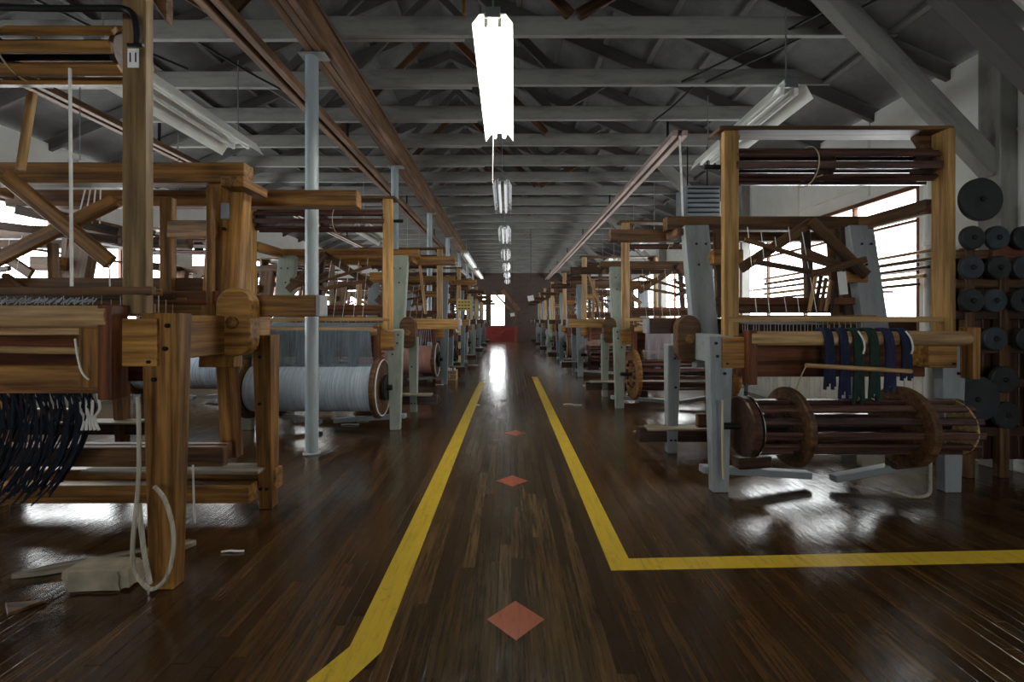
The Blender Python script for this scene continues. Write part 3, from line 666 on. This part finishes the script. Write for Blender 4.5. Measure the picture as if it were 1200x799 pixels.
bar('cross_rail', PL(.1, .5, 1.2), PL(1.7, .5, 1.2), .05, .075, W_RED, L1)
bar('low_cross_rail', PL(.02, .7, .13), PL(1.8, .7, .13), .09, .11, W_HONEY, L1); bar('mid_cross_rail', PL(.1, .6, .38), PL(1.8, .6, .38), .05, .09, W_RED, L1)
bar('inner_leg', PL(.62, .75, .78), PL(.62, .78, 0), .12, .08, W_HONEY, L1); bar('inner_leg', PL(.2, .72, .9), PL(.2, .78, .3), .1, .07, W_HONEY, L1)
bar('angle_plate', PL(.11, .575, 1.73), PL(.11, .575, 1.84), .05, .02, GREYCAP, L1)

R1, PR = loom(1.47, 3.06, 1, 'near right loom with blue-grey legs and an empty slatted warp beam', 'hand looms right of the walkway', W=1.62, leg=P_BLUE, wide=P_BLUE, post=W_YELLOW, rail=W_BROWN, beam='empty', reach=.3, reach_m=W_DARK, rear=.9)

bar('inner_post', PR(1.42, .64, .9), PR(1.42, .72, 2.0), .1, .07, W_DARK, R1); bar('inner_block', PR(1.33, .58, 1.56), PR(1.5, .58, 1.56), .08, .1, W_HONEY, R1)
for j in range(5): bar('heddle_stick', PR(.98+.06*j, .5+.02*j, 1.27), PR(1.04+.055*j, .5+.02*j, 1.58-.015*j), .03, .015, (W_TAN, W_DARK, W_BROWN)[j % 3], R1)
# ---- the rows behind
left = [(-1.25, 4.78, P_GREEN, 'yarn', Y_PALE, Y_SLATE, 'left loom with a full pale blue-grey yarn beam, second from the camera', .62),
        (-1.22, 8.15, P_STEEL, 'yarn', Y_PINK, Y_LILAC, 'left loom with a rose-coloured yarn beam, third from the camera', .4),
        (-1.22, 11.2, P_STEEL, 'empty', Y_PALE, None, 'left loom beyond the yellow sign post, fourth from the camera', .3),
        (-1.22, 14.2, P_GREEN, 'yarn', Y_MIX, None, 'left loom fifth from the camera, dark yarn on its beam', .35),
        (-1.22, 17.2, P_STEEL, 'empty', Y_PALE, None, 'left loom sixth from the camera', .25),
        (-1.22, 20.3, P_STEEL, 'yarn', Y_MIX, None, 'left loom farthest from the camera, by the far window', .25)]
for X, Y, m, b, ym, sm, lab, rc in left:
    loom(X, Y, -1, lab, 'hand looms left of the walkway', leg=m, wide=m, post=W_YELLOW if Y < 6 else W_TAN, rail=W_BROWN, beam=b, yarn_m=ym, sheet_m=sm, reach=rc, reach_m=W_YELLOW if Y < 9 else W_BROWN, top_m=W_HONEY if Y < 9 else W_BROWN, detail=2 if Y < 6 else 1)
right = [(1.5, 5.94, P_GREEN, 'empty', Y_WHITE, Y_LILAC, 'right loom with sage green legs and white threads, second from the camera', .62),
         (1.5, 9.2, P_STEEL, 'empty', Y_WHITE, None, 'right loom third from the camera', .3),
         (1.46, 12.2, P_STEEL, 'yarn', Y_MIX, None, 'right loom fourth from the camera', .3),
         (1.42, 15.2, P_GREEN, 'empty', Y_MIX, None, 'right loom fifth from the camera', .3),
         (1.4, 18.2, P_STEEL, 'yarn', Y_MIX, None, 'right loom sixth from the camera', .3),
         (1.4, 21.2, P_STEEL, 'empty', Y_MIX, None, 'right loom farthest from the camera', .3)]
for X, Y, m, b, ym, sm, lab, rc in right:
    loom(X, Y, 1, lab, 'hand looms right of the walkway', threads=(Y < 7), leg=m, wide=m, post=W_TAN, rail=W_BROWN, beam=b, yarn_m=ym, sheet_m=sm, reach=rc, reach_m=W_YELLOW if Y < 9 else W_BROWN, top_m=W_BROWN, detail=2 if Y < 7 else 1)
for k, Y in enumerate((3.3, 6.3, 9.4, 12.5, 15.6)):
    nth = ('nearest', 'second', 'third', 'fourth', 'farthest')[k]
    loom(-3.75, Y, -1, 'brown loom by the left windows, %s of that row' % nth, 'looms by the left windows', leg=(W_BROWN, P_STEEL, P_GREEN)[k % 3], wide=W_BROWN, post=W_BROWN, beam='yarn' if k % 2 else 'empty', yarn_m=(Y_MIX, Y_SLATE)[k % 2], reach=.3, detail=1, tall=(k != 0), k=.98)

# ================================================================== THINGS ON AND AROUND THE NEAR LOOMS
# yarn hanks over the back beam of the right loom
def hank(x, m, length, label, tail=None):
    o = thing('yarn_hank', label, 'yarn', (x, 2.98, 1.075), 'yarn hanks over the back beam')
    for j in range(5):
        dx = (j-2)*.0105; ln = length*(1-.06*(j % 3)); r = .061
        pts = [(dx*1.6+.004*math.sin(j*3), -r-.006, -ln), (dx*1.2, -r-.008, -ln*.55), (dx, -r-.004, -.04), (dx, -r*.7, .043), (dx, 0, .064), (dx, r*.7, .043), (dx, r+.002, -.05)]
        tube('strand', pts, .0105, m, o, 7, 4)
    if tail: tube('white_tail', [(.01, -.05, .05), (.02, -.078, 0), (.026, -.084, -.06), (.016, -.084, -.1)], .006, CORD, o, 6, 5)
    return o
for u, m, ln, lab, tl in ((964, Y_NAVY, .34, 'navy yarn hank on the right loom beam, leftmost of six', 0), (981, Y_NAVY, .4, 'navy yarn hank on the beam, second from the left', 0), (997, Y_GREEN, .44, 'green yarn hank tied with white on the beam, third from the left', 1), (1015, Y_GREEN, .42, 'dark green yarn hank on the beam, fourth from the left', 0), (1033, Y_PURPLE, .36, 'purple-blue yarn hank on the beam, second from the right', 0), (1052, Y_NAVY, .28, 'navy yarn hank with a white tail, rightmost of six', 1)):
    hank((u-597)*2.98/F, m, ln, lab, tl)
o = cyl('wooden_dowel', at(944, 428, 2.875), at(1068, 435, 2.875), .015, W_TAN); tag(o, 'pale wooden dowel lying across the hanging yarn hanks', 'dowel')
tube('pull_cord', [rel(R1, at(944, 430, 2.875)), rel(R1, at(937, 445, 2.9)), rel(R1, at(931, 462, 2.96))], .004, TAN_STRING, R1, 5, 4)
tube('brake_rope', [PR(-.03, -.12, .66), PR(-.02, -.1, .3), PR(-.015, -.1, .12)], .008, TAN_STRING, R1, 6, 4)
o = tube('loose_rope', [(2.62, 2.98, .03), (2.72, 2.93, .012), (2.84, 2.95, .02), (2.9, 3.0, .1), (2.92, 3.02, .26)], .011, ROPE, None, 7, 6); tag(o, 'short pale rope looped over the right treadle', 'rope')
o = bar('paper_card', at(986, 318, 3.55), at(989, 345, 3.55), .07, .003, PAPER, None, up=(0, 1, 0), bev=.0005); tag(o, 'small white paper card hanging inside the right loom', 'paper card')
# rope looped round the near left leg, block and lath on the floor
rp = [(162, 465, 1.86), (163, 520, 1.86), (162, 570, 1.86), (156, 630, 1.86), (157, 665, 1.86), (168, 684, 1.86), (180, 690, 1.84), (195, 676, 1.84), (203, 645, 1.85), (202, 615, 1.86), (193, 585, 1.87), (181, 570, 1.88)]
o = tube('hanging_rope', [at(*q) for q in rp], .0085, ROPE, None, 9, 6); tag(o, 'thick off-white rope looped down the near left loom leg', 'rope')
tube('rope_end', [q-at(*rp[0]) for q in (at(163, 590, 1.85), at(168, 640, 1.84), at(173, 668, 1.84), at(176, 684, 1.84))], .0095, ROPE, o, 9, 5)
def rock(name, loc, sx, sy, sz, mat, label, cat, rz):
    bm = bmesh.new(); bmesh.ops.create_cube(bm, size=1); bmesh.ops.bevel(bm, geom=bm.edges[:], offset=.12, segments=3, affect='EDGES'); bmesh.ops.subdivide_edges(bm, edges=bm.edges[:], cuts=2, use_grid_fill=True)
    for v in bm.verts:
        n = noise.noise_vector(v.co*4.3)*.06; v.co += n; v.co.z = max(v.co.z, -.5); v.co = Vector((v.co.x*sx, v.co.y*sy, (v.co.z+.5)*sz))
    o = put(name, smooth(from_bm(name, bm, mat), .5), T(*loc) @ Matrix.Rotation(rz, 4, 'Z')); return tag(o, label, cat)
rock('stone_block', (-1.83, 1.97, 0), .275, .12, .105, CONC, 'rough tan block lying on the floor beside the near left loom leg', 'block', .05)
o = prism('pointed_lath', [(-.37, 0), (-.24, -.026), (.3, -.03), (.34, 0), (.3, .03), (-.24, .026)], .03, T(-1.85, 2.13, .0) @ Matrix.Rotation(.13, 4, 'Z') @ Matrix.Rotation(math.pi/2, 4, 'X') @ T(0, 0, 0), W_GREYB, None, .004)
o.matrix_basis = T(-1.97, 2.17, .001) @ Matrix.Rotation(.45, 4, 'Z') @ Matrix.Rotation(math.pi/2, 4, 'X'); tag(o, 'long weathered lath with a pointed end on the floor behind the block', 'lath')
o = prism('wood_scrap', [(-.07, 0), (.08, -.02), (.02, .07)], .012, T(-2.05, 1.83, .001) @ Matrix.Rotation(math.pi/2, 4, 'X'), W_BROWN, None, .002); tag(o, 'small triangular brown wood scrap on the floor at lower left', 'wood scrap')
o = tube('white_string', [at(226, 545, 2.3), at(227, 580, 2.3), at(228, 613, 2.3)], .005, CORD, None, 6, 4); tag(o, 'thin white string hanging from the near left loom', 'string')
# bundle of white cord tied under the beam of the near left loom
o = thing('cord_bundle', 'knotted bundle of white cord hanging under the near left loom beam', 'cord', at(105, 460, 2.2))
for j in range(5): tube('cord', [rel(o, at(97+j*4, 458, 2.2)), rel(o, at(94+j*5+3*math.sin(j*2), 478, 2.18)), rel(o, at(99+j*3, 490, 2.2)), rel(o, at(96+j*5, 504, 2.2))], .006, CORD, o, 6, 5)
o = tube('beam_string', [at(88, 397, 1.86), at(91, 418, 1.85), at(96, 436, 1.85), at(104, 445, 1.86)], .004, CORD, None, 6, 5); tag(o, 'thin pale string looped from the breast beam of the near left loom', 'string')
for a, b, lab in ((at(492, 311, 5.88), at(499, 368, 5.6), 'pale yellow prop stick leaning on the second left loom'), (at(690, 322, 7.1), at(706, 366, 6.75), 'pale yellow stick leaning right on the sage green right loom'), (at(696, 328, 7.1), at(695, 376, 6.7), 'upright pale stick on the sage green right loom')):
    o = bar('prop_stick', a, b, .035, .025, W_TAN, None); tag(o, lab, 'stick', 'pale prop sticks')
o = tube('yarn_loop', [(-1.25+.62-.035*(1 if i < 3 else -1)*0+.03*math.cos(i*1.05), 5.4+.09*math.sin(i*1.05), 1.15+.09*math.sin(i*1.05)*.0+.085*math.sin(i*1.05)-.02) for i in range(6)], .012, Y_LILAC, None, 7, 4); tag(o, 'pink yarn loop on the yellow beam end of the second left loom', 'yarn')
# lint and scraps on the floor
for k, (u, v, ln, lab) in enumerate([(272, 648, .11, 'curled white strip of yarn lying on the boards left of the walkway'), (505, 440, .2, 'white yarn scrap just in front of the cardboard box'), (515, 451, .15, 'white yarn scrap between the cardboard box and the yellow line'), (425, 494, .14, 'white yarn scrap right under the pale yarn beam, nearer the column'), (488, 468, .1, 'small white yarn scrap right of the green loom leg'), (410, 498, .2, 'long white yarn scrap under the pale yarn beam'), (748, 506, .1, 'white yarn scrap by the foot beam of the near right loom'), (666, 474, .14, 'left one of two white yarn scraps right of the walkway'), (677, 475, .12, 'right one of two white yarn scraps right of the walkway'), (555, 428, .25, 'white yarn scrap far up inside the walkway edge'), (690, 452, .2, 'white yarn scrap beside the sage green right loom'), (560, 475, .05, 'tiny white yarn scrap on the left yellow line')]):
    y = F*CAMZ/(v-375); x = (u-597)*y/F
    o = tube('yarn_scrap', [(x-ln/2, y, .006), (x-ln*.15, y+.006, .009), (x+ln*.2, y+.004, .008), (x+ln/2, y+.01, .006)], .0055, CORD, None, 6, 8)
    tag(o, lab or 'small white scrap of yarn waste lying on the dark boards', 'yarn scrap', 'yarn scraps on the floor')

# ================================================================== RIGHT WALL: DISC RACK, RODS, HEATER
rk = thing('disc_rack', 'dark wooden rack holding round discs by the right wall', 'rack', (3.7, 3.33, 0))
for x in (-.2, .06, .31): bar('upright', (x, 0, 0), (x, 0, 1.75), .07, .06, W_BROWN, rk)
for z in (.35, .72, .98, 1.24, 1.48, 1.7): bar('rail', (-.3, .0, z), (.33, .0, z), .03, .07, W_DARK if z < 1.4 else W_BROWN, rk)
for j in range(5): bar('back_plank', (-.245+.14*j, .055, .12), (-.24+.14*j, .055, 1.72-.02*(j % 2)), .132, .02, W_DARK, rk)
bar('top_rail', (-.05, -.03, 1.72), (.34, -.03, 1.72), .04, .16, W_RED, rk)
def disc(u, v, r, m, label, d=3.22):
    p = at(u, v, d); o = thing('round_disc', label, 'disc', (p.x, d, p.z), 'round discs hanging on the rack')
    cyl('plate', (0, 0, 0), (0, .04, 0), r, m, o, 32, bev=.008); cyl('hub', (0, -.012, 0), (0, 0, 0), .02, IRON, o, 12); cyl('peg', (0, .02, 0), (0, 3.31-d, 0), .012, W_BROWN, o, 8)
disc(1152, 233, .16, RUBBER, 'large black disc at the top of the rack by the right loom', 3.24)
rowz = [('top', 278, (1142, 1171, 1203)), ('second', 313, (1141, 1173, 1203)), ('third', 352, (1141, 1168, 1200)), ('fourth', 397, (1168, 1206))]
for nm, v, us in rowz:
    for j, u in enumerate(us):
        side = ('left', 'middle', 'right')[j] if len(us) == 3 else ('left', 'right')[j]
        disc(u, v, .088, RUBBERB if (j+v) % 2 else RUBBER, 'small dark disc on the rack, %s in the %s row of small discs' % (side, nm))
disc(1146, 468, .17, RUBBER, 'large dark brown disc low on the rack beside the right loom', 3.16)
disc(1179, 445, .1, RUBBER, 'dark disc low on the rack, right of the large brown one', 3.22)
disc(1182, 487, .1, RUBBER, 'lowest dark disc on the rack near the floor', 3.22)
o = bar('cream_panel', (3.98, 3.18, 1.78), (3.98, 3.18, 2.1), .1, .03, P_CREAM, None); tag(o, 'upright cream board leaning at the right edge beside the rack', 'board')
for k in range(5):
    z = 1.52+.075*k; x = 3.86+.012*(k % 2)
    o = cyl('wooden_rod', (x, 4.1-.05*k, z+.02), (x, 6.6, z), .016+.004*(k % 2), (W_BROWN, W_TAN, W_DARK)[k % 3], None, 10)
    tag(o, ('lowest', 'second lowest', 'middle', 'second highest', 'topmost')[k]+' long wooden rod stored along the right windows', 'rod', 'rods along the right windows')
for y in (4.6, 6.2): 
    o = bar('rod_bracket', (XR, y, 1.5), (3.82, y, 1.5), .03, .03, W_DARK, wr)
c = thing('window_pipe', 'pale vertical pipe standing between the right-hand windows', 'pipe', (3.93, 7.95, 0)); cyl('shaft', (0, 0, 0), (0, 0, 3.45), .06, P_CREAM, c, 16); cyl('collar', (0, 0, 1.5), (0, 0, 1.56), .07, P_CREAM, c, 16)
c = thing('window_pipe', 'pale vertical pipe at the near end of the right window', 'pipe', (3.97, 4.12, 0)); cyl('shaft', (0, 0, 0), (0, 0, 2.6), .035, P_CREAM, c, 14); cyl('collar', (0, 0, 1.9), (0, 0, 1.95), .045, P_CREAM, c, 14)
ht = thing('unit_heater', 'dark louvred heater hanging from the ceiling beside the right loom', 'heater', at(824, 238, 6.45))
bar('casing', (-.25, .2, 0), (.25, .2, 0), .4, .52, P_STEEL, ht)
for j in range(7): bar('louvre', (-.23, -.01, -.21+.07*j), (.23, -.01, -.21+.07*j), .03, .018, IRON, ht, bev=.001)
for x in (-.15, .15): cyl('hanger', (x, .2, .26), (x, .2, 3.85-ht.location.z), .01, IRON, ht, 8)
o = tube('power_drop', [(2.1, 5.37, 3.47), (2.13, 5.4, 3.0), (2.16, 5.42, 2.35)], .012, CORD, None, 6, 5); tag(o, 'white electric cable hanging from the end of the right channel', 'cable')
for k, (u, v0, v1, d) in enumerate(((577, 150, 250, 4.4), (240, 60, 100, 4.0), (545, -10, 18, 4.0))):
    if k == 2: bar('truss_post', at(544, 18, 4.0), at(544, -40, 4.0), .035, .03, W_YELLOW, ceiling)
    elif k == 0: o = tube('pull_string', [(-.16, 4.3, 3.06), (-.163, 4.31, 2.9), (-.166, 4.3, 2.55)], .004, CORD, None, 5, 3); tag(o, 'white pull string hanging from the lit light', 'string')
# ================================================================== FARTHER DOWN THE HALL
sp = thing('sign_post', 'yellow and black striped post carrying a yellow notice, left of the walkway', 'sign', (-1.17, 10.2, 0))
for j in range(8): cyl('pole_band', (0, 0, .05+.16*j), (0, 0, .05+.16*(j+1)), .028, P_YELLOW if j % 2 else IRON, sp, 12, bev=.001)
cyl('base', (0, 0, 0), (0, 0, .05), .14, IRON, sp, 20)
sg = bar('sign_board', (-.06, -.02, 1.55), (.28, -.02, 1.55), .012, .26, P_YELLOW, sp)
for j in range(3):
    for q in range(4): bar('print_mark', (-.03+.075*q, -.028, 1.47+.075*j), (.02+.075*q, -.028, 1.47+.075*j), .002, .022, BLACK, sg, bev=.0002)
cyl('pole_top', (0, 0, 1.33), (0, 0, 1.7), .022, P_PIPE, sp, 10)
bx_ = thing('cardboard_box', 'open cardboard box of white yarn on the floor left of the walkway', 'box', (-1.26, 8.75, 0))
for a, b, w, h in (((-.2, -.14, .1), (.2, -.14, .1), .01, .2), ((-.2, .14, .1), (.2, .14, .1), .01, .2)): bar('side', a, b, w, h, W_TAN, bx_)
for x in (-.2, .2): bar('end', (x, -.14, .1), (x, .14, .1), .01, .2, W_TAN, bx_)
bar('base', (-.2, 0, .008), (.2, 0, .008), .28, .012, W_TAN, bx_)
for j in range(6):
    o = cyl('yarn_cone', (-1.26-.15+.06*j, 8.75+.05*((j % 2)*2-1), .012), (-1.26-.15+.06*j, 8.75+.05*((j % 2)*2-1), .24), .035, Y_WHITE, None, 12, r1=.02); tag(o, 'white yarn cone in the cardboard box, %s of six' % ('leftmost', 'second from left', 'third from left', 'third from right', 'second from right', 'rightmost')[j], 'yarn cone', 'yarn cones in the box')
for u, v, d, w, h, lab in ((622, 350, 12.345, .17, .15, 'white notice card hanging above the right side of the walkway'), (600.5, 369, 19.025, .18, .15, 'small white notice card hanging near the far wall')):
    p = at(u, v, d); o = thing('notice_card', lab, 'notice', p, 'white notice cards down the hall')
    bar('card', (-w/2, 0, 0), (w/2, 0, .03), .004, h, PAPER, o, bev=.0005); cyl('string', (0, 0, h/2), (0, 0, 3.8-p.z), .006, IRON, o, 6)
bar('stair_stringer', (.55, 24.0, 1.75), (-.4, 24.0, 2.85), .06, .18, W_BEAM, wf); bar('stair_stringer', (.2, 24.1, 1.6), (-.9, 24.1, 2.8), .06, .1, W_BEAM, wf)
bar('stair_post', (.35, 24.1, 0), (.35, 24.1, 2.1), .1, .1, W_BEAM, wf); bar('red_rail', (-.95, 24.1, .12), (-.15, 24.1, .7), .05, .06, P_RED, wf)

for o in list(bpy.data.objects):
    if '_w' in o: del o['_w']
